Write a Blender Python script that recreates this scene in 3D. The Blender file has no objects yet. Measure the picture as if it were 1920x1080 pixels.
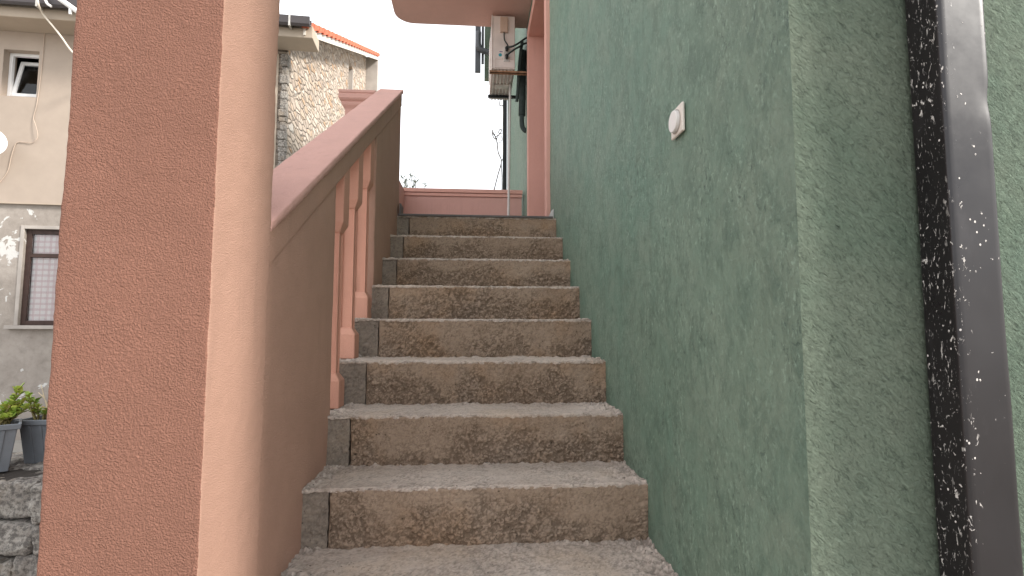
import bpy, bmesh, math, random
from mathutils import Vector, Matrix, noise
random.seed(7)
S = bpy.context.scene
COL = S.collection
R = math.radians
EYE = 1.6085
V = Vector
_ya, _pi, _ro, _F = .0732194, .0783389, .001886, 984.2
_fw = V((math.sin(_ya) * math.cos(_pi), math.cos(_ya) * math.cos(_pi), math.sin(_pi)))
_rt = V((math.cos(_ya), -math.sin(_ya), 0)); _up = _rt.cross(_fw)
_r2 = _rt * math.cos(_ro) + _up * math.sin(_ro); _u2 = _up * math.cos(_ro) - _rt * math.sin(_ro)
def sight(x, y): return _fw + _r2 * ((x - 960) / _F) - _u2 * ((y - 540) / _F)
def px(x, y, Y):   # a direction measured in the photograph, met at depth Y
    d = sight(x, y); return V((0, 0, EYE)) + d * (Y / d.y)

# ------------------------------------------------------------------ node helpers
class NT:
    def __init__(s, name):
        s.m = bpy.data.materials.new(name); s.m.use_nodes = True
        s.t = s.m.node_tree; s.t.nodes.clear()
        s.out = s.t.nodes.new('ShaderNodeOutputMaterial')
        s.b = s.t.nodes.new('ShaderNodeBsdfPrincipled')
        s.t.links.new(s.b.outputs[0], s.out.inputs['Surface'])
        s.tc = s.t.nodes.new('ShaderNodeTexCoord')
        s.geo = s.t.nodes.new('ShaderNodeNewGeometry')
        s.pos = s.geo.outputs['Position']
    def n(s, typ, **kw):
        nd = s.t.nodes.new(typ)
        for k, v in kw.items(): setattr(nd, k, v)
        return nd
    def put(s, sock, v):
        if v is None: return
        if hasattr(v, 'is_output'): s.t.links.new(v, sock)
        else: sock.default_value = v
    def mapping(s, scale=(1, 1, 1), rot=(0, 0, 0), loc=(0, 0, 0), vec=None):
        nd = s.n('ShaderNodeMapping'); s.put(nd.inputs['Vector'], vec or s.pos)
        nd.inputs['Scale'].default_value = scale; nd.inputs['Rotation'].default_value = rot; nd.inputs['Location'].default_value = loc
        return nd.outputs[0]
    def noise(s, scale=5, detail=4, rough=.5, dist=0, vec=None):
        nd = s.n('ShaderNodeTexNoise'); s.put(nd.inputs['Vector'], vec or s.pos)
        nd.inputs['Scale'].default_value = scale; nd.inputs['Detail'].default_value = detail
        nd.inputs['Roughness'].default_value = rough; nd.inputs['Distortion'].default_value = dist
        return nd.outputs['Fac']
    def vor(s, scale=5, feat='F1', rnd=1, vec=None, out='Distance'):
        nd = s.n('ShaderNodeTexVoronoi', feature=feat); s.put(nd.inputs['Vector'], vec or s.pos)
        nd.inputs['Scale'].default_value = scale; nd.inputs['Randomness'].default_value = rnd
        return nd.outputs[out]
    def ramp(s, fac, stops, interp='LINEAR'):
        nd = s.n('ShaderNodeValToRGB'); s.put(nd.inputs[0], fac); cr = nd.color_ramp; cr.interpolation = interp
        while len(cr.elements) < len(stops): cr.elements.new(.5)
        for e, (p, c) in zip(cr.elements, stops):
            e.position = p; e.color = (c, c, c, 1) if isinstance(c, (int, float)) else (*c, 1)
        return nd.outputs[0]
    def mix(s, fac, a, b, blend='MIX'):
        nd = s.n('ShaderNodeMix', data_type='RGBA', blend_type=blend)
        s.put(nd.inputs[0], fac)
        for i, v in ((6, a), (7, b)):
            if isinstance(v, tuple) and len(v) == 3: v = (*v, 1)
            s.put(nd.inputs[i], v)
        return nd.outputs[2]
    def math(s, op, a, b=None, clamp=False):
        nd = s.n('ShaderNodeMath', operation=op, use_clamp=clamp); s.put(nd.inputs[0], a); s.put(nd.inputs[1], b)
        return nd.outputs[0]
    def sep(s, vec=None):
        nd = s.n('ShaderNodeSeparateXYZ'); s.put(nd.inputs[0], vec or s.pos); return nd.outputs
    def bump(s, h, dist=.01, strength=1, nrm=None):
        nd = s.n('ShaderNodeBump'); s.put(nd.inputs['Height'], h)
        nd.inputs['Distance'].default_value = dist; nd.inputs['Strength'].default_value = strength
        s.put(nd.inputs['Normal'], nrm); return nd.outputs[0]
    def fin(s, color=None, rough=.8, nrm=None, spec=.3, metal=0):
        if isinstance(color, tuple) and len(color) == 3: color = (*color, 1)
        s.put(s.b.inputs['Base Color'], color); s.put(s.b.inputs['Roughness'], rough)
        s.b.inputs['Specular IOR Level'].default_value = spec; s.b.inputs['Metallic'].default_value = metal
        s.put(s.b.inputs['Normal'], nrm); return s.m

M = {}
def sc(c, k): return tuple(min(1, x * k) for x in c)

def stucco(name, col, grain=170, amp=.0035, var=.12, spot=None, rough=.85, wav=.010):
    a = NT(name)
    big = a.noise(1.6, 5, .6); med = a.noise(14, 5, .65)
    c = a.mix(a.ramp(big, [(.3, 0.), (.7, 1.)]), sc(col, 1 - var), sc(col, 1 + var))
    c = a.mix(a.math('MULTIPLY', a.ramp(med, [(.35, 0.), (.75, 1.)]), .35), c, sc(col, 1 - 1.6 * var))
    if spot: c = a.mix(a.ramp(a.noise(3.3, 6, .7), [(.58, 0.), (.72, .5)]), c, spot)
    g1 = a.noise(grain, 3, .55, .4); g2 = a.vor(grain * .55, 'SMOOTH_F1')
    h = a.math('ADD', a.ramp(g1, [(.36, 0.), (.7, 1.)]), a.math('MULTIPLY', g2, -.6))
    # high grains get a paler tone of the paint colour
    c = a.mix(a.math('MULTIPLY', a.ramp(g1, [(.55, 0.), (.75, 1.)]), .22), c, sc(col, 1.5))
    nb = a.bump(h, amp, .75); nb = a.bump(a.noise(9, 4, .5), wav, .5, nb)
    # rain streaks and handling dirt
    st_ = a.math('MULTIPLY', a.ramp(a.noise(26, 5, .65, .3, a.mapping((1, 1, .06))), [(.52, 0.), (.75, 1.)]), a.ramp(a.noise(2.4, 3, .6), [(.45, 0.), (.65, .45)]))
    c = a.mix(st_, c, sc(col, .62))
    return a.fin(c, rough, nb, .25)

SALMON = (.50, .235, .165)
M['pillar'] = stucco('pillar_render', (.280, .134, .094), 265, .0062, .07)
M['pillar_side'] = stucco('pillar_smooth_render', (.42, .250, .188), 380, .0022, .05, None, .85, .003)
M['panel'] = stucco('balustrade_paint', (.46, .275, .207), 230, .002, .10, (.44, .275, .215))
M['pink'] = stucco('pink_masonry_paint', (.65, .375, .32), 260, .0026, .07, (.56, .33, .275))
M['baluster'] = stucco('baluster_paint', (.63, .325, .24), 260, .0022, .06, (.52, .27, .20))
M['soffit'] = stucco('soffit_paint', (.66, .41, .345), 200, .002, .06)
M['pink_trim'] = stucco('pink_trim_paint', (.66, .36, .295), 320, .001, .05)

def green_smooth():
    a = NT('green_trowelled_render')
    v = a.mapping((1, 1, .62), (.6, 0, 0)); v2 = a.mapping((1, 1, .7), (.5, 0, 0))
    streak = a.noise(16, 9, .74, .6, v); fine = a.noise(62, 7, .78, .5, v2)
    y = a.sep()[1]
    big = a.noise(.85, 5, .6, 0, a.mapping(loc=(0, 1.3, .4)))
    c = a.mix(a.ramp(big, [(.36, 0.), (.66, 1.)]), (.138, .238, .178), (.190, .270, .203))
    c = a.mix(a.ramp(a.noise(4.5, 8, .74, .4), [(.44, 0.), (.66, .75)]), c, (.225, .290, .222))
    olive_tone = a.math('ADD', a.ramp(a.math('MULTIPLY', y, .4), [(.36, .75), (.62, 0.)]), a.math('MULTIPLY', a.math('SUBTRACT', a.noise(2.3, 7, .72, .5, a.mapping(loc=(7, 3, 1))), .5), 2.2), True)  # olive tone, stronger towards the near house corner, broken up by noise
    c = a.mix(a.math('MULTIPLY', olive_tone, .45), c, (.175, .205, .150))
    c = a.mix(a.ramp(streak, [(.47, 0.), (.62, .6)]), c, (.088, .142, .106))
    rub = a.ramp(a.noise(5, 5, .65, 0, a.mapping((1, 1, .6), loc=(3, 4, 8))), [(.42, .12), (.60, 1.)])
    dk = a.math('MULTIPLY', a.ramp(fine, [(.53, 0.), (.62, .9)]), rub)
    c = a.mix(dk, c, (.062, .098, .075))
    lite = a.math('MULTIPLY', a.ramp(a.noise(80, 7, .78, .5, v), [(.53, 0.), (.64, .95)]), a.math('ADD', rub, .25, True))
    c = a.mix(lite, c, (.29, .39, .30))
    h = a.math('SUBTRACT', a.math('MULTIPLY', streak, .7), a.math('MULTIPLY', fine, .6))
    nb = a.bump(h, .012, 1.); nb = a.bump(a.noise(260, 3, .6), .002, .8, nb)
    return a.fin(c, .62, nb, .4)
def green_rough():
    a = NT('green_sprayed_render')
    v = a.mapping((.42, 1, 1), vec=a.mapping(rot=(0, -.8, 0)))
    big = a.noise(3.0, 5, .65); g = a.noise(260, 4, .65, .4, v); g2 = a.noise(115, 6, .72, .6, v)
    c = a.mix(a.ramp(big, [(.36, 0.), (.66, 1.)]), (.170, .228, .168), (.228, .272, .205))
    c = a.mix(a.ramp(a.noise(2.1, 5, .65, 0, a.mapping(loc=(2, 5, 3))), [(.48, 0.), (.68, .6)]), c, (.140, .222, .172))
    cav = a.math('MULTIPLY', a.ramp(g2, [(.38, 1.), (.47, 0.)]), .5)
    c = a.mix(cav, c, (.068, .09, .066))  # hollows of the grain darkened in the colour to deepen the relief shading
    c = a.mix(a.ramp(g, [(.58, 0.), (.74, .4)]), c, (.33, .375, .29))
    h = a.math('ADD', a.math('MULTIPLY', g, .5), g2)
    nb = a.bump(h, .019, 1.); nb = a.bump(a.noise(30, 5, .65, .5, v), .014, .7, nb)
    return a.fin(c, .85, nb, .2)
M['green'] = green_smooth(); M['green_rough'] = green_rough()

def concrete(name, base, alt, rust, dark, rough=1.):
    a = NT(name)
    n1 = a.noise(3.5, 6, .65); n2 = a.noise(44, 6, .74, .4); n3 = a.noise(170, 5, .75, .2)
    c = a.mix(a.ramp(n1, [(.32, 0.), (.66, 1.)]), base, alt)
    c = a.mix(a.ramp(a.noise(3.1, 5, .6, 0, a.mapping(loc=(4, 2, 9))), [(.50, 0.), (.70, .55)]), c, rust)
    c = a.mix(a.ramp(a.noise(2.2, 5, .6, 0, a.mapping(loc=(1, 6, 4))), [(.54, 0.), (.68, .30)]), c, (.27, .25, .23))
    c = a.mix(a.ramp(n2, [(.34, .35), (.44, 0.)]), c, dark)
    c = a.mix(a.ramp(n3, [(.55, 0.), (.70, .5)]), c, sc(alt, 1.45))
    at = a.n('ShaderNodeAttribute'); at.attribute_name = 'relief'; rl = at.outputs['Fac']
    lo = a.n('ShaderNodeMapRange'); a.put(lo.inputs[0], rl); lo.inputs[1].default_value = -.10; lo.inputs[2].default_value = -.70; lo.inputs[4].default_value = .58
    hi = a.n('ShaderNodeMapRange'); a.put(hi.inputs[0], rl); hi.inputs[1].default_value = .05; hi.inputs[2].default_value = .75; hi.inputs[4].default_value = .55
    c = a.mix(hi.outputs[0], c, sc(alt, 1.45)); c = a.mix(lo.outputs[0], c, sc(dark, .75))  # shade in hollows and highlights on grain tops painted into the colour
    pits = a.ramp(a.vor(60, 'F1'), [(.10, 1.), (.17, 0.)])
    pm = a.math('MULTIPLY', pits, a.ramp(a.noise(8, 3), [(.52, 0.), (.60, 1.)]))
    c = a.mix(a.math('MULTIPLY', pm, .85), c, sc(dark, .35))
    h = a.math('SUBTRACT', a.math('ADD', a.math('MULTIPLY', n2, .6), a.math('MULTIPLY', n3, .6)), a.math('MULTIPLY', pm, .6))
    nb = a.bump(h, .008 * rough, 1.)
    return a.fin(c, .92, nb, .15)
M['step'] = concrete('weathered_step_concrete', (.315, .228, .166), (.385, .292, .22), (.41, .25, .14), (.115, .078, .054))
M['block'] = concrete('grey_mortar_block', (.225, .185, .152), (.30, .25, .205), (.31, .235, .165), (.10, .088, .078), .6)
M['screed'] = concrete('worn_tread_screed', (.48, .39, .33), (.60, .51, .45), (.56, .43, .32), (.22, .19, .165), .8)
M['ground'] = concrete('yard_concrete', (.32, .30, .27), (.4, .38, .35), (.34, .3, .25), (.2, .18, .17))

def downpipe_mat():
    a = NT('chipped_brown_enamel')
    s3 = a.sep()
    dent = a.noise(3, 3, .5)
    # the paint is chipped and spattered: long scrapes on the stair side, dots on the face
    scr = a.noise(190, 4, .62, 1.2, a.mapping((1, 1, .32), (.25, 0, 0)))
    gate = a.ramp(a.noise(9, 4, .6), [(.40, .25), (.56, 1.)])
    side = a.ramp(a.sep(a.geo.outputs['True Normal'])[0], [(0., 0.), (.01, 0.)])
    isside = a.math('LESS_THAN', a.sep(a.geo.outputs['True Normal'])[0], -.7)
    m1 = a.math('MULTIPLY', a.math('MULTIPLY', a.ramp(scr, [(.615, 0.), (.64, .9)]), gate), isside)
    dots = a.ramp(a.math('ADD', a.vor(105, 'F1', 1, a.mapping((1, 1, .8))), a.math('MULTIPLY', a.noise(120, 2), .10)), [(.21, 1.), (.25, 0.)])
    m2 = a.math('MULTIPLY', dots, a.ramp(a.noise(24, 4, .7), [(.56, 0.), (.60, 1.)]))
    edge = a.math('MULTIPLY', a.ramp(a.noise(95, 4, .65, .6, a.mapping((1, 1, .55))), [(.62, 0.), (.65, 1.)]), a.ramp(a.math('ABSOLUTE', a.math('SUBTRACT', s3[0], .808)), [(.010, 1.), (.014, 0.)]))
    edge = a.math('MULTIPLY', edge, a.ramp(a.noise(4, 2), [(.5, 0.), (.55, 1.)]))
    msk = a.math('MAXIMUM', a.math('MAXIMUM', m1, m2), edge)
    c = a.mix(a.ramp(a.noise(6, 4, .6, 0, a.mapping((1, 1, .3))), [(.35, 0.), (.7, 1.)]), (.010, .0075, .009), (.018, .014, .015))
    c = a.mix(a.ramp(a.noise(20, 4, .6, 0, a.mapping((1, 1, .4))), [(.6, 0.), (.75, .5)]), c, (.035, .03, .032))
    c = a.mix(msk, c, (.66, .61, .57))
    r = a.mix(msk, a.ramp(a.noise(8, 5, .7), [(.3, .26), (.7, .42)]), (.8, .8, .8))
    nb = a.bump(a.math('MULTIPLY', msk, 1.), .0012, .8); nb = a.bump(a.noise(7, 2, .4), .005, .3, nb)
    return a.fin(c, r, nb, .5)
M['downpipe'] = downpipe_mat()

def plain(name, col, rough=.6, spec=.4, var=.12, scale=20, metal=0, bmp=.0005):
    a = NT(name)
    n = a.noise(scale, 5, .6)
    c = a.mix(a.ramp(n, [(.3, 0.), (.7, 1.)]), sc(col, 1 - var), sc(col, 1 + var))
    return a.fin(c, rough, a.bump(n, bmp, .5), spec, metal)
M['white_plastic'] = plain('yellowed_white_plastic', (.67, .61, .55), .45, .5, .05, 40)
M['white_knob'] = plain('white_knob_plastic', (.70, .67, .65), .38, .5, .03, 40)
M['ac'] = plain('sun_aged_casing_paint', (.70, .62, .57), .55, .4, .10, 6)
M['ac_cover'] = plain('beige_cover_plastic', (.55, .40, .31), .5, .4, .06, 12)
M['galv'] = plain('dull_galvanised_steel', (.55, .52, .48), .5, .5, .25, 14, .4)
M['rust'] = plain('rusty_steel', (.30, .17, .10), .85, .2, .45, 18)
M['black'] = plain('black_painted_steel', (.018, .02, .022), .5, .4, .2, 20)
M['foam'] = plain('dark_green_pipe_insulation', (.05, .065, .062), .9, .2, .25, 30)
M['darkgrey'] = plain('dark_grey_sheet_metal', (.075, .078, .085), .5, .4, .2, 8)
M['pvc'] = plain('pale_drain_tube', (.58, .54, .51), .5, .4, .08, 10)
M['marble'] = plain('grey_marble', (.60, .57, .55), .35, .5, .2, 14)
M['marble_dark'] = plain('dark_marble_edge', (.10, .09, .085), .5, .4, .2, 14)
M['cream'] = plain('cream_facade_render', (.42, .345, .285), .85, .2, .05, 4, 0, .002)
M['cream_trim'] = plain('cream_eave_paint', (.44, .365, .29), .8, .2, .07, 3)
M['pvcwhite'] = plain('white_window_profile', (.80, .79, .78), .4, .5, .03, 8)
M['brownwood'] = plain('dark_brown_window_wood', (.055, .032, .026), .6, .3, .25, 22)
M['gutter'] = plain('dark_gutter_metal', (.055, .045, .045), .45, .5, .15, 5)
M['red'] = plain('terracotta_tile', (.52, .14, .075), .8, .2, .22, 9)
M['tile_old'] = plain('grey_brown_roof_tile', (.20, .16, .13), .9, .2, .3, 9)
M['verge'] = plain('white_bargeboard_paint', (.60, .56, .50), .8, .2, .06, 3)
M['shade'] = plain('grey_plaster', (.42, .38, .345), .9, .2, .15, 3)
M['dish'] = plain('grey_white_dish_paint', (.66, .68, .70), .5, .4, .05, 6)
M['cable'] = plain('cream_cable', (.72, .64, .54), .6, .3, .05, 20)
M['greycable'] = plain('grey_wire', (.56, .45, .36), .7, .3, .1, 20)
M['planter'] = plain('grey_planter_plastic', (.17, .185, .205), .55, .4, .12, 12, 0, .001)
M['soil'] = plain('potting_soil', (.05, .035, .025), .95, .1, .4, 60, 0, .01)
M['twig'] = plain('dry_grey_twig', (.27, .235, .215), .9, .1, .3, 30)
M['bark'] = plain('olive_bark', (.14, .115, .09), .95, .1, .35, 12, 0, .01)
M['stalk'] = plain('plant_stalk', (.20, .17, .07), .8, .2, .3, 40)
M['straw'] = plain('dry_straw', (.62, .52, .36), .9, .1, .1, 30)
M['bluesticker'] = plain('blue_sticker', (.03, .30, .36), .5, .4, .1, 30)
M['purpletext'] = plain('purple_print', (.16, .10, .28), .6, .3, .1, 30)
M['dark_room'] = plain('unlit_room_plaster', (.10, .09, .085), .9, .1, .2, 4)
M['laundry'] = plain('white_bundle_cloth', (.55, .55, .57), .9, .1, .12, 12)
M['door_wood'] = plain('varnished_door_wood', (.16, .075, .04), .5, .4, .3, 9)
M['brass'] = plain('worn_brass', (.55, .40, .16), .35, .5, .1, 30, .9)

def leafmat(name, ramp):
    a = NT(name)
    c = a.ramp(a.noise(26, 3, .6), ramp)
    oi = a.n('ShaderNodeAttribute'); oi.attribute_name = 'tint'
    c = a.mix(oi.outputs['Fac'], c, ramp[-1][1])
    m = a.fin(c, .5, None, .4)
    return m
M['leaf'] = leafmat('succulent_leaf', [(.3, (.12, .24, .03)), (.5, (.26, .38, .06)), (.7, (.48, .50, .10))])
M['leaf_dry'] = leafmat('yellowed_leaf', [(.3, (.35, .16, .05)), (.5, (.42, .25, .07)), (.7, (.45, .36, .12))])
M['olive_leaf'] = leafmat('olive_leaf', [(.3, (.16, .19, .15)), (.5, (.21, .24, .19)), (.7, (.29, .32, .26))])

def lowwall_mat():
    a = NT('peeling_grey_lime_render')
    n = a.noise(2.2, 7, .65, .3); m_ = a.noise(9, 6, .7)
    c = a.mix(a.ramp(n, [(.3, 0.), (.65, 1.)]), (.26, .225, .195), (.40, .355, .315))
    c = a.mix(a.ramp(m_, [(.5, 0.), (.75, .5)]), c, (.19, .165, .145))
    c = a.mix(a.ramp(a.noise(1.7, 5, .7, .8, a.mapping(loc=(3, 1, 7))), [(.585, 0.), (.60, 1.)]), c, (.60, .585, .56))
    nb = a.bump(m_, .01, .6)
    return a.fin(c, .92, nb, .15)
M['lowwall'] = lowwall_mat()

def rubble_mat():
    a = NT('cut_stone_cladding')
    s3 = a.sep()
    cmb = a.n('ShaderNodeCombineXYZ'); a.put(cmb.inputs[0], s3[1]); a.put(cmb.inputs[1], s3[2])
    wob = a.n('ShaderNodeTexNoise'); wob.inputs['Scale'].default_value = 5; a.put(wob.inputs['Vector'], cmb.outputs[0])
    v = a.n('ShaderNodeVectorMath', operation='MULTIPLY_ADD'); a.put(v.inputs[0], wob.outputs['Color']); v.inputs[1].default_value = (.10, .10, 0); a.put(v.inputs[2], cmb.outputs[0])
    mp = a.mapping((4.2, 9.5, 1), vec=v.outputs[0])
    e = a.vor(1, 'DISTANCE_TO_EDGE', .85, mp); colr = a.vor(1, 'F1', .85, mp, 'Color')
    cs = a.sep(colr)
    c = a.ramp(cs[0], [(0, (.38, .31, .255)), (.3, (.50, .42, .345)), (.55, (.58, .50, .42)), (.78, (.45, .36, .275)), (.90, (.45, .28, .16)), (1, (.56, .52, .465))])
    c = a.mix(a.math('MULTIPLY', a.ramp(a.noise(14, 5, .7), [(.4, 0.), (.7, 1.)]), .45), c, (.32, .27, .23))
    c = a.mix(a.ramp(e, [(.02, 1.), (.075, 0.)]), c, (.31, .26, .215))
    h = a.math('ADD', a.ramp(e, [(0., 0.), (.16, 1.)]), a.math('MULTIPLY', a.noise(12, 5, .7), .5))
    return a.fin(c, .9, a.bump(h, .04, .9), .15)
M['rubble'] = rubble_mat()

def fieldstone():
    a = NT('grey_limestone')
    n = a.noise(7, 7, .7, .5); f = a.noise(45, 6, .75)
    c = a.mix(a.ramp(n, [(.33, 0.), (.62, 1.)]), (.30, .265, .235), (.55, .51, .46))
    c = a.mix(a.ramp(f, [(.42, .75), (.56, 0.)]), c, (.085, .078, .074))
    c = a.mix(a.ramp(a.noise(3, 5, .6, 0, a.mapping(loc=(5, 5, 2))), [(.50, 0.), (.64, .6)]), c, (.44, .35, .26))
    return a.fin(c, .92, a.bump(a.math('ADD', n, f), .03, .9), .15)
M['fieldstone'] = fieldstone()
M['joint'] = plain('deep_joint_earth', (.06, .052, .046), .95, .1, .3, 30, 0, .01)

def plaid():
    a = NT('pink_check_curtain')
    s3 = a.sep()
    def stripes(c_, per, w):
        return a.math('LESS_THAN', a.math('FRACT', a.math('DIVIDE', c_, per)), w)
    sx, sz = stripes(s3[0], .085, .4), stripes(s3[2], .085, .4)
    c = a.mix(a.math('MULTIPLY', sx, .55), (.90, .80, .78), (.66, .42, .42))
    c = a.mix(a.math('MULTIPLY', sz, .5), c, (.64, .40, .41))
    return a.fin(c, .9, a.bump(a.noise(30, 3), .002, .3), .1)
M['plaid'] = plaid()

def glass():
    a = NT('window_glass')
    tr = a.n('ShaderNodeBsdfTransparent'); tr.inputs[0].default_value = (.95, .96, .96, 1)
    gl = a.n('ShaderNodeBsdfGlossy'); gl.inputs['Roughness'].default_value = .03
    fr = a.n('ShaderNodeFresnel'); fr.inputs[0].default_value = 1.5
    mx = a.n('ShaderNodeMixShader'); a.t.links.new(fr.outputs[0], mx.inputs[0]); a.t.links.new(tr.outputs[0], mx.inputs[1]); a.t.links.new(gl.outputs[0], mx.inputs[2])
    a.t.links.new(mx.outputs[0], a.out.inputs['Surface']); return a.m
M['glass'] = glass()

# ------------------------------------------------------------------ object helpers
def empty(name, loc, label, cat, group=None):
    o = bpy.data.objects.new(name, None); COL.objects.link(o); o.location = loc; o.empty_display_size = .1
    o['label'] = label; o['category'] = cat
    if group: o['group'] = group
    return o
def wloc(o):
    p = V((0, 0, 0))
    while o: p += V(o.location); o = o.parent
    return p
def tag(o, label=None, cat=None, group=None, kind=None):
    for k, v in (('label', label), ('category', cat), ('group', group), ('kind', kind)):
        if v: o[k] = v
    return o
def obj(name, bm, mat, parent=None, smooth=False, origin=None):
    """bm in world coordinates -> one mesh object"""
    me = bpy.data.meshes.new(name)
    org = V(origin) if origin is not None else (wloc(parent) if parent else V((0, 0, 0)))
    if isinstance(bm, tuple):
        vs, fs = bm; me.from_pydata([V(v) - org for v in vs], [], fs); me.update()
        b2 = bmesh.new(); b2.from_mesh(me); bmesh.ops.recalc_face_normals(b2, faces=b2.faces); b2.to_mesh(me); b2.free()
    else:
        bmesh.ops.translate(bm, verts=bm.verts, vec=-org); bm.to_mesh(me); bm.free()
    o = bpy.data.objects.new(name, me); COL.objects.link(o)
    if parent: o.parent = parent; o.location = org - wloc(parent)
    else: o.location = org
    for m in (mat if isinstance(mat, (list, tuple)) else [mat]): me.materials.append(m)
    if smooth:
        for p in me.polygons: p.use_smooth = True
        if smooth == 'sharp': me.set_sharp_from_angle(angle=R(40))
    return o
def bevel(bm, w, seg=2, verts=None):
    es = [e for e in bm.edges if len(e.link_faces) == 2 and e.calc_face_angle(0) > .5]
    bmesh.ops.bevel(bm, geom=es, offset=w, segments=seg, profile=.5, affect='EDGES')
def add_box(bm, lo, hi, mx=None):
    v = [bm.verts.new((x, y, z)) for x in (lo[0], hi[0]) for y in (lo[1], hi[1]) for z in (lo[2], hi[2])]
    for f in ((0, 1, 3, 2), (4, 6, 7, 5), (0, 4, 5, 1), (2, 3, 7, 6), (0, 2, 6, 4), (1, 5, 7, 3)): bm.faces.new([v[i] for i in f])
    if mx: bmesh.ops.transform(bm, verts=v, matrix=mx)
    return v
def box(lo, hi, bv=0, seg=2, mx=None):
    bm = bmesh.new(); add_box(bm, lo, hi, mx); bmesh.ops.recalc_face_normals(bm, faces=bm.faces)
    if bv: bevel(bm, bv, seg)
    return bm
def boxes(lst, bv=0):
    bm = bmesh.new()
    for lo, hi in lst: add_box(bm, lo, hi)
    bmesh.ops.recalc_face_normals(bm, faces=bm.faces)
    if bv: bevel(bm, bv)
    return bm
def add_prism(bm, pts, vec):
    a = [bm.verts.new(p) for p in pts]; b = [bm.verts.new(V(p) + V(vec)) for p in pts]
    bm.faces.new(a); bm.faces.new(b[::-1]); n = len(a)
    for i in range(n): bm.faces.new((a[i], a[(i + 1) % n], b[(i + 1) % n], b[i]))
def prism(pts, vec, bv=0):
    bm = bmesh.new(); add_prism(bm, pts, vec); bmesh.ops.recalc_face_normals(bm, faces=bm.faces)
    if bv: bevel(bm, bv)
    return bm
def add_tube(bm, pts, r, seg=8, cap=True):
    pts = [V(p) for p in pts]; rings = []
    rr = r if isinstance(r, (list, tuple)) else [r] * len(pts)
    up = V((.13, .27, .95))
    for i, p in enumerate(pts):
        t = (pts[min(i + 1, len(pts) - 1)] - pts[max(i - 1, 0)]).normalized()
        a = t.cross(up)
        if a.length < .05: a = t.cross(V((1, 0, 0)))
        a.normalize(); b = t.cross(a)
        rings.append([bm.verts.new(p + (a * math.cos(k / seg * 2 * math.pi) + b * math.sin(k / seg * 2 * math.pi)) * rr[i]) for k in range(seg)])
    for A, B in zip(rings, rings[1:]):
        for k in range(seg): bm.faces.new((A[k], A[(k + 1) % seg], B[(k + 1) % seg], B[k]))
    if cap: bm.faces.new(rings[0][::-1]); bm.faces.new(rings[-1])
def tube(pts, r, seg=8):
    bm = bmesh.new(); add_tube(bm, pts, r, seg); bmesh.ops.recalc_face_normals(bm, faces=bm.faces); return bm
def spline(pts, n=8):
    pts = [V(p) for p in pts]; out = []
    q = [pts[0]] + pts + [pts[-1]]
    for i in range(1, len(q) - 2):
        for k in range(n):
            t = k / n; a, b, c, d = q[i - 1], q[i], q[i + 1], q[i + 2]
            out.append(.5 * ((2 * b) + (c - a) * t + (2 * a - 5 * b + 4 * c - d) * t * t + (3 * b - a - 3 * c + d) * t ** 3))
    return out + [pts[-1]]
def add_disc(bm, c, axis, prof, seg=32):
    """lathe: prof = [(r, h)] along axis"""
    ax = V(axis).normalized(); a = ax.orthogonal().normalized(); b = ax.cross(a); rings = []
    for r, h in prof:
        rings.append([bm.verts.new(V(c) + ax * h + (a * math.cos(k / seg * 2 * math.pi) + b * math.sin(k / seg * 2 * math.pi)) * max(r, 1e-4)) for k in range(seg)])
    for A, B in zip(rings, rings[1:]):
        for k in range(seg): bm.faces.new((A[k], A[(k + 1) % seg], B[(k + 1) % seg], B[k]))
    bm.faces.new(rings[0][::-1]); bm.faces.new(rings[-1])
def disc(c, axis, prof, seg=32):
    bm = bmesh.new(); add_disc(bm, c, axis, prof, seg); bmesh.ops.recalc_face_normals(bm, faces=bm.faces); return bm
def fbm(p, sc_, oct_=4, off=0):
    return noise.fractal(V((p[0] * sc_ + off, p[1] * sc_ + off * .7, p[2] * sc_ - off)), .9, 2.1, oct_)
def sstep(a, b, x):
    t = max(0, min(1, (x - a) / (b - a))); return t * t * (3 - 2 * t)

G = {'rel': 0., 'rels': []}
def rough_box(lo, hi, res, rad, disp, skip=''):
    """a box of small quads with rounded arrises, pushed in and out along its normal by disp(p, n)"""
    if not isinstance(res, (list, tuple)): res = (res,) * 3
    ax = []
    for i in range(3):
        L = hi[i] - lo[i]; n = max(1, round(L / res[i]))
        a = [lo[i] + L * k / n for k in range(n + 1)]
        if rad > 0 and L > 6 * rad:
            a = sorted(set([round(x, 6) for x in a if lo[i] + rad * 1.2 < x < hi[i] - rad * 1.2] + [lo[i], lo[i] + rad * .35, lo[i] + rad, hi[i] - rad, hi[i] - rad * .35, hi[i]]))
        ax.append(a)
    idx = {}; vs = []; fs = []; G['rels'] = []; G['rel'] = 0.
    def vert(p):
        k = (round(p[0], 5), round(p[1], 5), round(p[2], 5))
        if k in idx: return idx[k]
        P = V(p); q = V([max(lo[i] + rad, min(hi[i] - rad, p[i])) for i in range(3)]); n = P - q
        if n.length > 1e-9: n.normalize(); P = q + n * rad
        else: n = V((0, 0, 1))
        P = P + n * disp(P, n); G['rels'].append(G['rel'])
        idx[k] = len(vs); vs.append(P); return idx[k]
    for code, i, val, flip in (('x', 0, lo[0], 0), ('X', 0, hi[0], 1), ('y', 1, lo[1], 1), ('Y', 1, hi[1], 0), ('z', 2, lo[2], 0), ('Z', 2, hi[2], 1)):
        if code in skip: continue
        u, w = [k for k in range(3) if k != i]
        for a, b in zip(ax[u], ax[u][1:]):
            for c, d in zip(ax[w], ax[w][1:]):
                quad = []
                for (s, t) in ((a, c), (b, c), (b, d), (a, d)):
                    p = [0, 0, 0]; p[i] = val; p[u] = s; p[w] = t; quad.append(vert(p))
                fs.append(quad if flip else quad[::-1])
    return vs, fs

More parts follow.
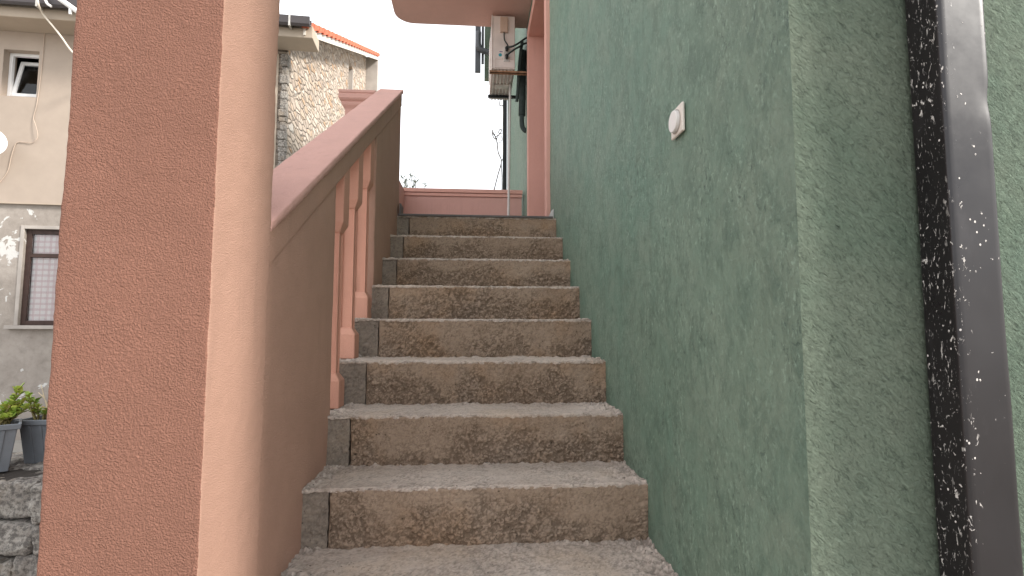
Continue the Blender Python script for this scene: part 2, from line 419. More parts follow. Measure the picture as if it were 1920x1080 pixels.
def relief(o, rels):
    """keep the height of each grain so that shade in the hollows can be painted into the colour"""
    at = o.data.attributes.new('relief', 'FLOAT', 'POINT'); at.data.foreach_set('value', rels); return o
def crumble(p, off, m):
    """broken concrete: angular grains of several sizes, dark between; returns (displacement, relief)"""
    w = V((noise.noise(p * 70), noise.noise(p * 70 + V((5, 5, 5))), noise.noise(p * 70 + V((9, 1, 4))))) * .006
    q = p + w + V((off, off * .3, 0)); d = r = 0.
    for s_, a, k in ((50, .0065, .40), (92, .0058, .85), (165, .0016, .40)):
        f, pt = noise.voronoi(q * s_); h = noise.noise(pt[0] * 7.3) * 1.3; e = f[1] - f[0]
        cr = max(0., 1 - e / .22)
        on = .25 + .75 * sstep(-.45, .15, noise.noise(p * (s_ * .33) + V((off, 3, s_))))
        d += a * (h * .55 - cr * on * .5 + (.35 - f[0]) * .6) * m
        r += k * (h * .5 - cr * on * .9 + (.4 - f[0]) * .5) * (.25 + .75 * m)
    return d, r
def wall_grid(p0, u, nrm, L, z0, z1, th, holes, res=None, amp=0., mitre=0., skip_back=False):
    """vertical wall with square holes: p0 start point, u along, nrm outward; returns (verts, faces)"""
    u = V(u).normalized(); nrm = V(nrm).normalized()
    ss = {0, L}; zs = {z0, z1}
    for a, b, c, d in holes: ss |= {a, b}; zs |= {c, d}
    if res:
        ss |= {round(k * res, 4) for k in range(1, int(L / res))}; zs |= {round(z0 + k * res, 4) for k in range(1, int((z1 - z0) / res))}
    def clean(x):
        x = sorted(x); keep = {0, L, z0, z1} | {v for h in holes for v in h}
        o = [x[0]]
        for v in x[1:]:
            if v - o[-1] < .012:
                if v in keep: o[-1] = v
                continue
            o.append(v)
        return o
    ss, zs = clean(ss), clean(zs); vs = []; fs = []; idx = {}
    def hole(a, c): return any(h[0] < a < h[1] and h[2] < c < h[3] for h in holes)
    solid = lambda i, j: 0 <= i < len(ss) - 1 and 0 <= j < len(zs) - 1 and not hole((ss[i] + ss[i + 1]) / 2, (zs[j] + zs[j + 1]) / 2)
    def vt(i, j, back):
        k = (i, j, back)
        if k not in idx:
            s = ss[i]
            if back and mitre: s = max(s, mitre) if mitre > 0 else min(s, L + mitre)
            p = V(p0) + u * s; p.z = zs[j]
            if back: p = p - nrm * th
            elif amp and 0 < i < len(ss) - 1: p = p + nrm * amp * fbm(p, 2.2, 4)
            idx[k] = len(vs); vs.append(p)
        return idx[k]
    for i in range(len(ss) - 1):
        for j in range(len(zs) - 1):
            if not solid(i, j): continue
            fs.append([vt(i, j, 0), vt(i + 1, j, 0), vt(i + 1, j + 1, 0), vt(i, j + 1, 0)])
            fs.append([vt(i, j, 1), vt(i, j + 1, 1), vt(i + 1, j + 1, 1), vt(i + 1, j, 1)])
            for di, dj, a, b in ((-1, 0, (i, j), (i, j + 1)), (1, 0, (i + 1, j), (i + 1, j + 1)), (0, -1, (i, j), (i + 1, j)), (0, 1, (i, j + 1), (i + 1, j + 1))):
                if not solid(i + di, j + dj):
                    fs.append([vt(*a, 0), vt(*b, 0), vt(*b, 1), vt(*a, 1)])
    return vs, fs

# ------------------------------------------------------------------ ground
bm = bmesh.new()
bmesh.ops.create_grid(bm, x_segments=40, y_segments=40, size=400)
tag(obj('ground', bm, M['ground']), kind='structure')

# ------------------------------------------------------------------ stairs
XL, XR = -.522, .578
TR, RI = .271, .184
def nose(n): return 1.739 + TR * (n - 1)
def tread(n): return (n + 5) * RI + .0015
st = empty('concrete_staircase', (0.03, 1.06, 0), 'rough brown concrete staircase rising between pink balustrade and green wall', 'staircase')
JX = -.45
for n in range(-4, 9):
    y0, z1 = nose(n), tread(n); z0 = z1 - RI - .012
    near = n >= 0
    dep = TR + .05 if n < 8 else .35
    off = n * 3.7
    def dmain(p, nn, z0=z0, z1=z1, y0=y0, off=off, n=n):
        h = (p.z - z0) / (z1 - z0)
        d = .0030 * fbm(p, 9, 4, off); G['rel'] = 0.
        if nn.y < -.3:
            m = sstep(-.05, .55, .78 - h + .75 * fbm(p, 3.6, 3, off + 5))
            if near:
                dd, G['rel'] = crumble(p, off, .22 + .78 * m); d += dd
            d -= .004 * max(0, fbm(p, 26, 3, off + 9) - .25)
            d += .0035 * sstep(.5, .56, p.x) * fbm(p, 35, 3)
        elif nn.z > .5:
            d += .0028 * fbm(p, 30, 4, off)
            w = sstep(.40, .58, p.x + .05 * fbm(p, 7, 3, off))
            d += w * .012 * max(0, .35 + fbm(p, 24, 4, off))
            d += sstep(.24, .29, p.y - y0) * .006 * max(0, .3 + fbm(p, 30, 3, off))
        if nn.y < -.2 and nn.z > .2:
            d -= .0075 * max(0, fbm(p, 14, 4, off + 2)) + .003 * noise.turbulence(V((p.x * 70, off, p.z * 10)), 2, False)
        return d
    r_ = .0062 if near else .02
    rb = rough_box((JX + .0018, y0, z0), (XR + .004, y0 + dep, z1 - .006), (.0032, .03, .0032) if 0 <= n <= 3 else (.0045, .03, .0045) if near else .02, .006, dmain, 'YzZ')
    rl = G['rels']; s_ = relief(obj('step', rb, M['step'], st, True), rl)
    xe = -.655 if n in (2, 3, 4) else XL - .018
    def dblk(p, nn, off=off):
        d = .003 * fbm(p, 12, 4, off); dd, G['rel'] = crumble(p, off + 7, .5); d += dd; G['rel'] *= .7
        if nn.z > .3: d += .005 * fbm(p, 26, 4, off)
        return d
    eb = rough_box((xe, y0 + .005 + .003 * noise.noise(V((off, 0, 0))), z0), (JX - .0018, y0 + dep, z1 - .007), r_ if not near else (.0045, .03, .0045), .0045, dblk, 'YzZ')
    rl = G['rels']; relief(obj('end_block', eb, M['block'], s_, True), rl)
    # worn screed laid over the whole tread, lumpy along the house wall
    def dtr(p, nn, y0=y0, off=off):
        d = .002 * fbm(p, 16, 4, off + 3); dd, G['rel'] = crumble(p, off + 4, .25 + .3 * sstep(-.1, .4, fbm(p, 5, 3, off))); d += dd * .8
        if nn.z > .3:
            w = max(sstep(.40, .57, p.x + .06 * fbm(p, 7, 3, off)), .8 * sstep(-.44, -.51, p.x + .03 * fbm(p, 9, 3, off)))
            d += w * (.010 * max(0, .3 + fbm(p, 22, 4, off))); dd, rr = crumble(p, off + 2, w * 1.3); d += dd; G['rel'] += rr * w * .7 + .25 * w
            d += sstep(.235, .28, p.y - y0) * .010 * max(0, .2 + fbm(p, 26, 3, off))
        if nn.y < -.2:
            d -= .009 * max(0, fbm(p, 13, 4, off + 2) - .05) + .005 * noise.turbulence(V((p.x * 60, off, p.z * 30)), 2, False)
            d += .006 * sstep(.46, .57, p.x) * fbm(p, 40, 3, off)
        return d
    tb_ = rough_box((xe, y0 - .001, z1 - .016), (XR + .004, y0 + dep, z1), (.0045, .0055, .004) if near else .02, .0055, dtr, 'Yz')
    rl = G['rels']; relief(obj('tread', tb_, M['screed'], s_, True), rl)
# core under the steps, landing body
cb = bmesh.new()
for n in range(-3, 9):
    add_box(cb, (JX - .06, nose(n) + .05, .0), (XR - .01, nose(n) + TR + .06 if n < 8 else 6.2, tread(n) - RI - .02))
obj('core', cb, M['block'], st)
obj('landing_slab', box((-.98, nose(8) + .3, tread(8) - .16), (XR - .003, 6.3, tread(8) - .004), .004), M['marble'], st)
obj('edge_tile', box((-.525, nose(8) - .012, tread(8) - .003), (.556, nose(8) + .34, tread(8) + .011), .002), M['marble_dark'], st)
t = bmesh.new(); add_prism(t, [(.53, 3.72, tread(8) + .012), (.574, 3.72, tread(8) + .012), (.574, 3.72, tread(8) + .088), (.561, 3.72, tread(8) + .075)], (0, .014, 0)); bmesh.ops.recalc_face_normals(t, faces=t.faces)
obj('skirting_tile', t, M['marble'], st)
obj('skirting_tile', box((-.519, 3.632, tread(8) + .012), (-.507, 3.76, tread(8) + .085), .001), M['marble_dark'], st)

# ------------------------------------------------------------------ pillar
def dpl(p, n): return .0022 * fbm(p, 5, 3) + .0014 * fbm(p, 70, 3)
pl = empty('porch_pillar', (-.667, 1.23, 0), 'square rough salmon pink rendered pillar nearest the camera at the foot of the stairs', 'pillar')
rbv = rough_box((-.813, 1.083, 0.), (-.522, 1.38, 3.6), (.012, .012, .012), .0035, dpl, 'zZ')
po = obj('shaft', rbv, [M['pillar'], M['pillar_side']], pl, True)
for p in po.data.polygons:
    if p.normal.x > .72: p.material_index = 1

# ------------------------------------------------------------------ balustrade
HS = .618
def hz(y): return 1.885 + HS * (y - 1.38)
ba = empty('stair_balustrade', (-.59, 2.55, 0), 'sloping pink rendered stair balustrade with three squat square balusters', 'balustrade')
def yz(x, pts): return [(x, a, b) for a, b in pts]
Y0, Y1 = 1.383, 3.735
def slope_slab(xa, xb, ya, yb, ta, tb, res, rad, amp, fine=0.):
    """slab following the rail slope, top at hz-ta, bottom hz-tb"""
    vs, fs = rough_box((xa, ya, -tb), (xb, yb, -ta), res, rad, lambda p, n: amp * fbm(p, 11, 4) + fine * (n.x > .3) * fbm(p, 40, 3))
    return [V((v.x, v.y, v.z + hz(v.y))) for v in vs], fs
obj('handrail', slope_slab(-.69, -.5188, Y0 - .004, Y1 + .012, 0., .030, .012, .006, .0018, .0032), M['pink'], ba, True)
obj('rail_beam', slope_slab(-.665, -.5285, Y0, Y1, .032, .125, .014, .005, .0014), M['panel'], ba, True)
def side_wall(ya, yb, zb):
    vs, fs = rough_box((-.655, ya, 0), (-.534, yb, 1), (.02, .02, .03), .006, lambda p, n: 0)
    out = []
    for v in vs:
        top = hz(v.y) - .127; z = zb + (top - zb) * v.z
        p = V((v.x, v.y, z)); p.x += .0025 * fbm(p, 6, 4) + .0006 * fbm(p, 50, 2); out.append(p)
    return out, fs
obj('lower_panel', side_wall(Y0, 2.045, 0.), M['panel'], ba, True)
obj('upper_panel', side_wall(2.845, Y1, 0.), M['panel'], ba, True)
obj('plinth', boxes([((-.652, nose(n) + (0.04 if n == 2 else .002), 0), (-.532, nose(n) + TR if n < 4 else 2.843, tread(n) - RI - .014)) for n in (2, 3, 4)]), M['panel'], ba)
def baluster_bm(yc, zb):
    bm = bmesh.new(); xc = -.580; zt = hz(yc) - .12
    H = zt - zb
    B, Sh = .046, .028
    prof = [(0, B), (.108, B), (.113, B - .002), (.138, Sh), (H - .275, Sh), (H - .24, B - .002), (H - .234, B), (H + .04, B)]
    rings = []
    for h, w in prof:
        rings.append([bm.verts.new((xc + sx * w, yc + sy * w, zb + h - (.0 if h < H else -HS * sy * w))) for sx, sy in ((-1, -1), (1, -1), (1, 1), (-1, 1))])
    for A, C in zip(rings, rings[1:]):
        for k in range(4): bm.faces.new((A[k], A[(k + 1) % 4], C[(k + 1) % 4], C[k]))
    bm.faces.new(rings[0][::-1]); bm.faces.new(rings[-1])
    # sunk panel down each face of the shaft
    shaft = [f for f in bm.faces if abs(f.calc_center_median().z - (zb + .138 + (H - .413) / 2)) < .03 and abs(f.normal.z) < .2]
    r = bmesh.ops.inset_individual(bm, faces=shaft, thickness=.011, depth=0)
    bm.normal_update()
    for f in shaft:
        for v in f.verts: v.co -= f.normal * .007
    bmesh.ops.recalc_face_normals(bm, faces=bm.faces)
    bevel(bm, .0035, 2)
    return bm
for n, yc in ((2, 2.215), (3, 2.475), (4, 2.745)):
    obj('baluster', baluster_bm(yc, tread(n) + .001), M['baluster'], ba)

# ------------------------------------------------------------------ landing newel and parapet
nw = empty('newel_post', (-.865, 3.93, tread(8)), 'pink moulded newel post standing at the outer corner of the landing behind the handrail', 'post')
bm = bmesh.new()
NB = tread(8); NT_ = 3.36
prof = [(.105, 0), (.105, NT_ - NB - .24), (.093, NT_ - NB - .235), (.093, NT_ - NB - .135), (.098, NT_ - NB - .125), (.112, NT_ - NB - .105), (.116, NT_ - NB - .09), (.112, NT_ - NB - .082), (.128, NT_ - NB - .07), (.134, NT_ - NB - .06), (.134, NT_ - NB - .032), (.128, NT_ - NB - .030), (.128, NT_ - NB - .022), (.134, NT_ - NB - .020), (.134, NT_ - NB)]
rings = []
for w, h in prof: rings.append([bm.verts.new((-.865 + sx * w, 3.934 + sy * w, NB + h)) for sx, sy in ((-1, -1), (1, -1), (1, 1), (-1, 1))])
for A, C in zip(rings, rings[1:]):
    for k in range(4): bm.faces.new((A[k], A[(k + 1) % 4], C[(k + 1) % 4], C[k]))
bm.faces.new(rings[0][::-1]); bm.faces.new(rings[-1]); bmesh.ops.recalc_face_normals(bm, faces=bm.faces); bevel(bm, .002, 2)
obj('post', bm, M['pink'], nw)

pw = empty('landing_parapet', (-.2, 6.05, tread(8)), 'low pink parapet wall with a moulded coping closing the far side of the landing', 'parapet')
obj('wall', box((-.96, 6.0, tread(8) - .02), (.552, 6.14, 3.135), .004), M['pink'], pw)
obj('coping', boxes([((-.98, 5.985, 3.137), (.556, 6.16, 3.172)), ((-.98, 5.975, 3.178), (.560, 6.17, 3.222)), ((-.96, 6.0, 3.172), (.55, 6.14, 3.178))], .003), M['pink_trim'], pw)
obj('return_wall', box((-.96, 4.07, tread(8) - .02), (-.80, 5.97, 3.20), .005), M['pink'], pw)

# ------------------------------------------------------------------ green house
gh = empty('green_house', (.7, 3., 0), 'dark green rendered house with a pink framed doorway at the top of the stairs', 'house')
DY0, DY1, DZ1 = 4.0, 5.25, 4.67
YC = .889
HT = 7.1
w = wall_grid((XR, YC, 0), (0, 1, 0), (-1, 0, 0), 9.1 - YC, 0, HT, .25, [(DY0 - YC, DY1 - YC, tread(8), DZ1)], .06, .004, .251)
obj('side_wall', w, M['green'], gh, 'sharp')
w = wall_grid((XR, YC, 0), (1, 0, 0), (0, -1, 0), 5.4, 0, HT, .25, [(2.2, 3.4, 3.6, 5.0)], .06, .003, .251)
obj('front_wall', w, M['green_rough'], gh, 'sharp')
fw = obj('window', boxes([((2.78, 1.0, 3.6), (2.85, 1.06, 5.0)), ((3.91, 1.0, 3.6), (3.978, 1.06, 5.0)), ((2.85, 1.0, 3.6), (3.91, 1.06, 3.67)), ((2.85, 1.0, 4.93), (3.91, 1.06, 5.0)), ((3.35, 1.0, 3.67), (3.41, 1.06, 4.93))], .004), M['pvcwhite'], gh)
obj('pane', box((2.85, 1.025, 3.67), (3.91, 1.032, 4.93)), M['glass'], fw)
obj('roof', box((XR - .35, YC - .4, HT + .003), (6.1, 9.4, HT + .18), .01), M['tile_old'], gh)
obj('far_wall', box((XR + .26, 8.85, 0), (5.9, 9.09, HT - .01)), M['green'], gh)
# pink door lining: jambs and lintel standing 30 mm proud of the wall
obj('door_surround', boxes([((XR - .03, DY0 - .10, tread(8) + .001), (.80, DY0 + .004, DZ1 - .0045)), ((XR - .03, DY1 - .004, tread(8) + .001), (.80, DY1 + .10, DZ1 - .0045)), ((XR - .03, DY0 - .10, DZ1 - .004), (.80, DY1 + .10, DZ1 + .10))], .003), M['pink_trim'], gh)
dr = obj('door', boxes([((.775, DY0 + .002, tread(8) + .005), (.80, DY1 - .002, DZ1 - .002)), ((.765, DY0 + .10, tread(8) + .15), (.78, DY1 - .12, tread(8) + .9)), ((.765, DY0 + .10, tread(8) + 1.05), (.78, DY1 - .12, DZ1 - .15))], .003), M['door_wood'], gh)
obj('handle', tube(spline([(.775, DY0 + .08, 3.42), (.735, DY0 + .08, 3.42), (.73, DY0 + .10, 3.42), (.73, DY0 + .19, 3.42)], 4), .009, 8), M['brass'], dr)
# balcony slab over the landing, rounded plan corner
pts = [(XR + .02, 4.55), (-.88, 4.55)]
cx, cy, r = -.88 + .20, 5.70 - .20, .20
for k in range(0, 10):
    a = math.pi - k / 9 * math.pi / 2
    pts.append((cx + r * math.cos(a), cy + r * math.sin(a)))
pts.append((XR + .02, 5.70))
slab = prism([(x, y, 5.02) for x, y in pts], (0, 0, .22), .006)
obj('balcony_slab', slab, M['soffit'], gh)
# upper bay at the far corner
obj('upper_bay', box((.165, 9.102, 6.10), (1.2, 9.24, HT), .006), M['green_rough'], gh)

# ------------------------------------------------------------------ near downpipe
dp = empty('rain_downpipe', (.845, .85, 0), 'chipped dark brown square rain downpipe with a dented face, nearest the camera', 'downpipe')
def ddent(p, n):
    d = .0012 * fbm(p, 2.5, 2)
    dx, dz = (p.x - .888) / .020, (p.z - 2.005) / .026
    d -= .0032 * math.exp(-dx * dx - dz * dz)
    d -= .0008 * math.exp(-((p.x - .85) / .03) ** 2 - ((p.z - 1.62) / .06) ** 2)
    return d
vs, fs = rough_box((.799, .812, 0), (.886, .882, HT - .2), (.006, .006, .01), .006, ddent, 'zZ')
obj('tube', (vs, fs), M['downpipe'], dp, True)
obj('wall_clamp', boxes([((.80, .806, 3.2), (.892, .888, 3.235))], .002), M['black'], dp)
obj('wall_clamp', boxes([((.80, .806, .30), (.892, .888, .335))], .002), M['black'], dp)

# ------------------------------------------------------------------ round switch on the wall
sw = empty('wall_switch', (XR, 1.405, 2.195), 'square off-white wall plate with a round knob on the green wall', 'switch')
obj('back_box', box((XR - .002, 1.405 - .03, 2.195 - .03), (XR + .02, 1.405 + .03, 2.195 + .03)), M['black'], sw)
obj('plate', box((XR - .010, 1.405 - .042, 2.195 - .041), (XR - .0015, 1.405 + .042, 2.195 + .041), .0035, 3), M['white_plastic'], sw)
obj('ring', disc((XR - .0095, 1.407, 2.195), (-1, 0, 0), [(.034, 0), (.034, .0025), (.0325, .0032), (.031, .0022), (.031, .0)], 48), M['shade'], sw, False)
obj('knob', disc((XR - .010, 1.407, 2.195), (-1, 0, 0), [(.0305, 0), (.0303, .0095), (.0293, .0106), (.0282, .011), (0, .0112)], 64), M['white_knob'], sw, False)

# ------------------------------------------------------------------ air conditioner
AY, AX0, AX1, AZ0, AZ1 = 5.42, .172, .425, 4.392, 4.985
def ap(px, py, Y=AY):   # point of the side face, measured across the unit
    return ((px - 887.4) / 984.2 * Y, Y, EYE + (617.1 - py) / 984.2 * Y)
ac = empty('air_conditioner', (.35, 5.8, 4.36), 'aged beige outdoor air conditioning unit bracketed to the green wall', 'air conditioner')
obj('casing', box((AX0 + .014, AY, AZ0), (AX1, AY + .76, AZ1), .008), M['ac'], ac)
obj('front_panel', box((AX0, AY - .004, AZ0 - .003), (AX0 + .0135, AY + .764, AZ1 + .004), .004), M['ac'], ac)
obj('fan_grille', disc((AX0, AY + .44, 4.70), (-1, 0, 0), [(.25, 0), (.25, .006), (.22, .010), (.05, .012), (0, .012)], 40), M['ac'], ac)
bm = bmesh.new()
for k in range(6):
    x = AX0 + .02 + k * .039
    add_box(bm, (x, AY + .02, AZ0 - .017), (x + .021, AY + .74, AZ0 + .002))
add_box(bm, (AX0 + .05, AY + .33, AZ0 - .024), (AX1 - .04, AY + .43, AZ0 + .001))
bmesh.ops.recalc_face_normals(bm, faces=bm.faces); bevel(bm, .004)
obj('base_pan', bm, M['galv'], ac)
obj('terminal_cover', box((.264, AY - .035, 4.79), (.345, AY + .001, 4.955), .006), M['ac_cover'], ac)
obj('side_recess', boxes([((.21, AY - .006, AZ0 + .012), (.415, AY + .002, AZ0 + .022)), ((.21, AY - .006, AZ0 + .105), (.415, AY + .002, AZ0 + .112)), ((.205, AY - .006, AZ0 + .012), (.212, AY + .002, AZ0 + .112))], .002), M['ac'], ac)
vp_ = obj('valve_plate', box((.305, AY - .006, 4.47), (.366, AY + .001, 4.64), .002), M['galv'], ac)
for z in (4.60, 4.515):
    obj('valve', disc((.335, AY - .005, z), (0, -1, 0), [(.014, 0), (.014, .03), (.019, .031), (.019, .048), (.010, .05), (.010, .07)], 12), M['black'], vp_)
obj('sticker', disc((.266, AY - .001, 4.545), (0, -1, 0), [(.018, 0), (.018, .0015)], 20), M['bluesticker'], ac)
obj('print_mark', boxes([((.258, AY - .0012, 4.578), (.292, AY + .001, 4.586))]), M['purpletext'], ac)
for (ym, m_) in ((AY + .03, 'rust'), (AY + .62, 'black')):
    obj('bracket', boxes([((AX0 - .02, ym - .02, 4.352), (XR + .0, ym + .02, 4.358)), ((AX0 - .02, ym - .02, 4.352), (XR, ym - .016, 4.378)), ((XR - .006, ym - .02, 3.98), (XR + .0, ym + .02, 4.36))]), M[m_], ac)
bm = bmesh.new()
for dz, y2, dy in ((.0, 5.44, 0), (-.045, 5.46, .02)):
    add_tube(bm, spline([(.335, AY - .06, 4.60 + dz * 1.9), (.40, AY - .07, 4.61 + dz), (.47, AY - .02, 4.68 + dz), (.55, y2 + .04, 4.78 + dz), (.60, y2 + .08, 4.80 + dz)], 6), .010, 8)
add_tube(bm, spline([(.51, AY + .06, 4.74), (.49, AY + .07, 4.6), (.475, AY + .1, 4.4), (.47, AY + .15, 4.25), (.46, AY + .2, 4.12)], 6), .017, 8)
add_tube(bm, spline([(.305, AY - .02, 4.79), (.31, AY - .03, 4.70), (.34, AY - .045, 4.64), (.35, AY - .05, 4.61)], 6), .007, 6)
bmesh.ops.recalc_face_normals(bm, faces=bm.faces)
obj('insulated_lines', bm, M['foam'], ac, True)
bm = bmesh.new()
add_tube(bm, [(.54, AY + .33, 4.78), (.535, AY + .33, 4.3), (.53, AY + .33, 4.02)], .04, 10)
add_tube(bm, spline([(.53, AY + .33, 4.05), (.53, AY + .33, 3.93), (.545, AY + .33, 3.87), (.58, AY + .33, 3.84)], 5), .027, 10)
bmesh.ops.recalc_face_normals(bm, faces=bm.faces)
obj('drain_elbow', bm, M['foam'], ac, True)
dt = obj('condensate_tube', tube(spline([(.40, 5.74, 4.40), (.394, 5.73, 4.2), (.386, 5.72, 3.6), (.378, 5.70, 3.0), (.367, 5.66, tread(8) - .002)], 6), .0135, 10), M['pvc'], None, True, (.367, 5.66, tread(8)))
tag(dt, 'thin pale condensate tube hanging from the air conditioner down to the landing', 'drain tube')

# ------------------------------------------------------------------ far downpipe with hopper and elbow
fd = empty('corner_downpipe', (.50, 8.9, 0), 'thin black downpipe at the far corner of the green house behind the air conditioner', 'downpipe')
obj('tube', box((.478, 8.72, 0), (.548, 8.79, 6.25), .006), M['black'], fd)
obj('hopper', boxes([((-.005, 8.80, 6.06), (.092, 8.86, 7.0)), ((.105, 8.82, 6.22), (.15, 8.86, 7.0))], .005), M['darkgrey'], fd)
obj('elbow', tube(spline([(.05, 8.76, 6.75), (.05, 8.74, 6.52), (.10, 8.74, 6.42), (.30, 8.74, 6.36), (.51, 8.75, 6.25)], 5), .05, 10), M['darkgrey'], fd, True)

# ------------------------------------------------------------------ dry vine
bm = bmesh.new()
Yv = 8.3
for pts, r in (([(926, 358), (933, 330), (940, 303), (934, 285), (931, 262), (925, 250), (923, 244)], .010), ([(941, 358), (941, 330), (940, 303), (943, 294), (943, 240), (943, 200), (937, 198), (938, 185)], .008),
               ([(931, 262), (925, 257), (923, 248)], .009), ([(930, 256), (938, 250), (940, 243), (937, 243), (935, 249), (941, 250)], .008), ([(933, 268), (938, 267), (941, 262), (940, 254)], .006), ([(928, 253), (929, 246)], .006), ([(936, 252), (932, 259), (931, 266)], .006)):
    add_tube(bm, spline([px(a, b, Yv + .1 * noise.noise(V((a, b, 1)) * .05)) for a, b in pts], 5), r, 5)
bmesh.ops.recalc_face_normals(bm, faces=bm.faces)
v0 = obj('dry_vine', bm, M['twig'], None, True, px(935, 358, Yv))
# root stems down to the yard
tag(v0, 'leafless grey vine twig curling beside the far black downpipe', 'vine')
vb = bmesh.new(); vb.from_mesh(v0.data); o0 = V(v0.location)
for x in (926, 941): a = px(x, 358, Yv) - o0; add_tube(vb, [(a.x, a.y, a.z), (a.x * .9 - .02, a.y, -o0.z)], .011, 5)
bmesh.ops.recalc_face_normals(vb, faces=vb.faces); vb.to_mesh(v0.data); vb.free()

# ------------------------------------------------------------------ leaves helper
def leaf_mesh(items, kind='olive'):
    """items: (pos, dir, normal, length, width, tint)"""
    vs, fs, tint = [], [], []
    for p, d, nn, L, W, t in items:
        d = V(d).normalized(); s = d.cross(V(nn))
        if s.length < .01: s = d.orthogonal()
        s.normalize(); nn = s.cross(d)
        if kind == 'olive': prof = ((0, 0.1), (.3, 1), (.7, .8), (1, .05))
        else: prof = ((0, .12), (.25, .55), (.55, 1), (.85, .85), (1, .35))
        b = len(vs)
        for a, w_ in prof:
            cup = (a * a * .25 - .05) * L
            c = V(p) + d * a * L + nn * cup
            vs += [c - s * W * w_ * .5 + nn * W * .18 * w_, c, c + s * W * w_ * .5 + nn * W * .18 * w_]
        for i in range(len(prof) - 1):
            k = b + i * 3
            fs += [(k, k + 1, k + 4, k + 3), (k + 1, k + 2, k + 5, k + 4)]
        tint += [t] * (len(prof) * 3)
    return vs, fs, tint
def leaf_obj(name, items, mat, parent, kind='olive'):
    vs, fs, tint = leaf_mesh(items, kind)
    me = bpy.data.meshes.new(name); org = wloc(parent); me.from_pydata([V(v) - org for v in vs], [], fs)
    at = me.attributes.new('tint', 'FLOAT', 'POINT'); at.data.foreach_set('value', tint)
    for p in me.polygons: p.use_smooth = True
    me.materials.append(mat); o = bpy.data.objects.new(name, me); COL.objects.link(o); o.parent = parent
    return o

# ------------------------------------------------------------------ olive tree beyond the landing
tb = px(776, 617, 10.5)
ol = empty('olive_tree', (tb.x, 10.5, 0), 'small olive tree with thin grey sprigs showing over the pink parapet', 'tree')
bm = bmesh.new()
add_tube(bm, spline([(tb.x, 10.5, 0), (tb.x + .06, 10.5, 1.2), (tb.x - .03, 10.45, 2.4), (tb.x, 10.5, 3.2)], 5), [.13 - .004 * i for i in range(16)], 8)
items = []
rnd = random.Random(3)
sprigs = []
for k in range(60):
    a = rnd.uniform(0, 6.28); rr = rnd.uniform(.15, .95)
    top = V((tb.x + rr * math.cos(a) * .8 - .15, 10.5 + rr * math.sin(a) * .7, 3.95 + rnd.uniform(-.9, .30) - rr * .25))
    if top.z > 4.25 and top.x > tb.x + .35: top.z = 4.1
    sprigs.append(top)
for (x, y) in ((756, 334), (764, 338), (775, 321), (771, 331), (780, 340), (797, 343), (760, 345)): sprigs.append(px(x, y, 10.5 + rnd.uniform(-.2, .2)))
for top in sprigs:
    base = V((tb.x + (top.x - tb.x) * .35, 10.5 + (top.y - 10.5) * .35, 3.0 + rnd.uniform(-.3, .1)))
    path = spline([base, (base + top) / 2 + V((rnd.uniform(-.1, .1), rnd.uniform(-.1, .1), .1)), top], 6)
    add_tube(bm, path, [.016 - .0011 * i for i in range(len(path))], 5)
    for i in range(4, len(path)):
        for q in range(6):
            d = V((rnd.uniform(-1, 1), rnd.uniform(-1, 1), rnd.uniform(.1, 1.3)))
            items.append((path[i] + V((rnd.uniform(-.02, .02), 0, rnd.uniform(-.04, .02))), d, (rnd.uniform(-1, 1), rnd.uniform(-1, 1), rnd.uniform(0, 1)), rnd.uniform(.06, .11), rnd.uniform(.014, .024), rnd.random() * .6))
bmesh.ops.recalc_face_normals(bm, faces=bm.faces)
obj('trunk', bm, M['bark'], ol, True)
leaf_obj('crown', items, M['olive_leaf'], ol)

# ------------------------------------------------------------------ neighbouring house
AN = R(3.5)
U = V((math.cos(AN), math.sin(AN), 0)); N = V((math.sin(AN), -math.cos(AN), 0)); Bk = -N
C0 = V((-3.03, 8.40, 0))                      # right front corner of the facade
def fp(s, out, z): return C0 - U * s + N * out + V((0, 0, z))    # s metres left of the corner
def fhit(x, y, out=0.):   # a measured direction met on the facade plane
    dd = sight(x, y); P = C0 + N * out; o = V((0, 0, EYE))
    return o + dd * ((P - o).dot(N) / dd.dot(N))
def fsz(x, y, out=0.):
    P = fhit(x, y, out); return -(P - C0).dot(U), P.z
def fmx(): 
    m = Matrix.Identity(4)
    for i in range(3): m[i][0] = U[i]; m[i][1] = Bk[i]; m[i][2] = (0, 0, 1)[i]; m[i][3] = C0[i]
    return m
FM = fmx()
def fbox(s0, s1, d0, d1, z0, z1, bv=0):       # s left of corner, d depth behind facade
    return box((-s1, d0, z0), (-s0, d1, z1), bv, 2, FM)
def fboxes(lst, bv=0):
    bm = bmesh.new()
    for s0, s1, d0, d1, z0, z1 in lst: add_box(bm, (-s1, d0, z0), (-s0, d1, z1), FM)
    bmesh.ops.recalc_face_normals(bm, faces=bm.faces)
    if bv: bevel(bm, bv)
    return bm
nh = empty('neighbour_house', fp(3, -3, 0), 'cream two storey house with a stone clad gable, dark gutter and red verge tiles', 'house')
LEN = 11.
def wallp(holes, z0, z1, out, th, mat, name):
    hh = [(LEN - b, LEN - a, c, d) for a, b, c, d in holes]
    return obj(name, wall_grid(fp(LEN, out, 0), U, N, LEN, z0, z1, th, hh), mat, nh)
ZB = fsz(50, 381)[1]
UW = (fsz(71, 140)[0], fsz(4, 140)[0], fsz(40, 181)[1], fsz(40, 94)[1])
LW = (fsz(37, 520)[0] - 1.05, fsz(37, 520)[0], fsz(70, 610)[1], fsz(70, 429)[1])
ZS, ZF, ZG = fsz(560, 70, .43)[1], fsz(560, 47, .43)[1], fsz(556, 29, .55)[1]
DW = (.12, .95, 3.75, 6.02)
wallp([UW, DW], ZB + .003, 6.35, 0., .25, M['cream'], 'upper_wall')
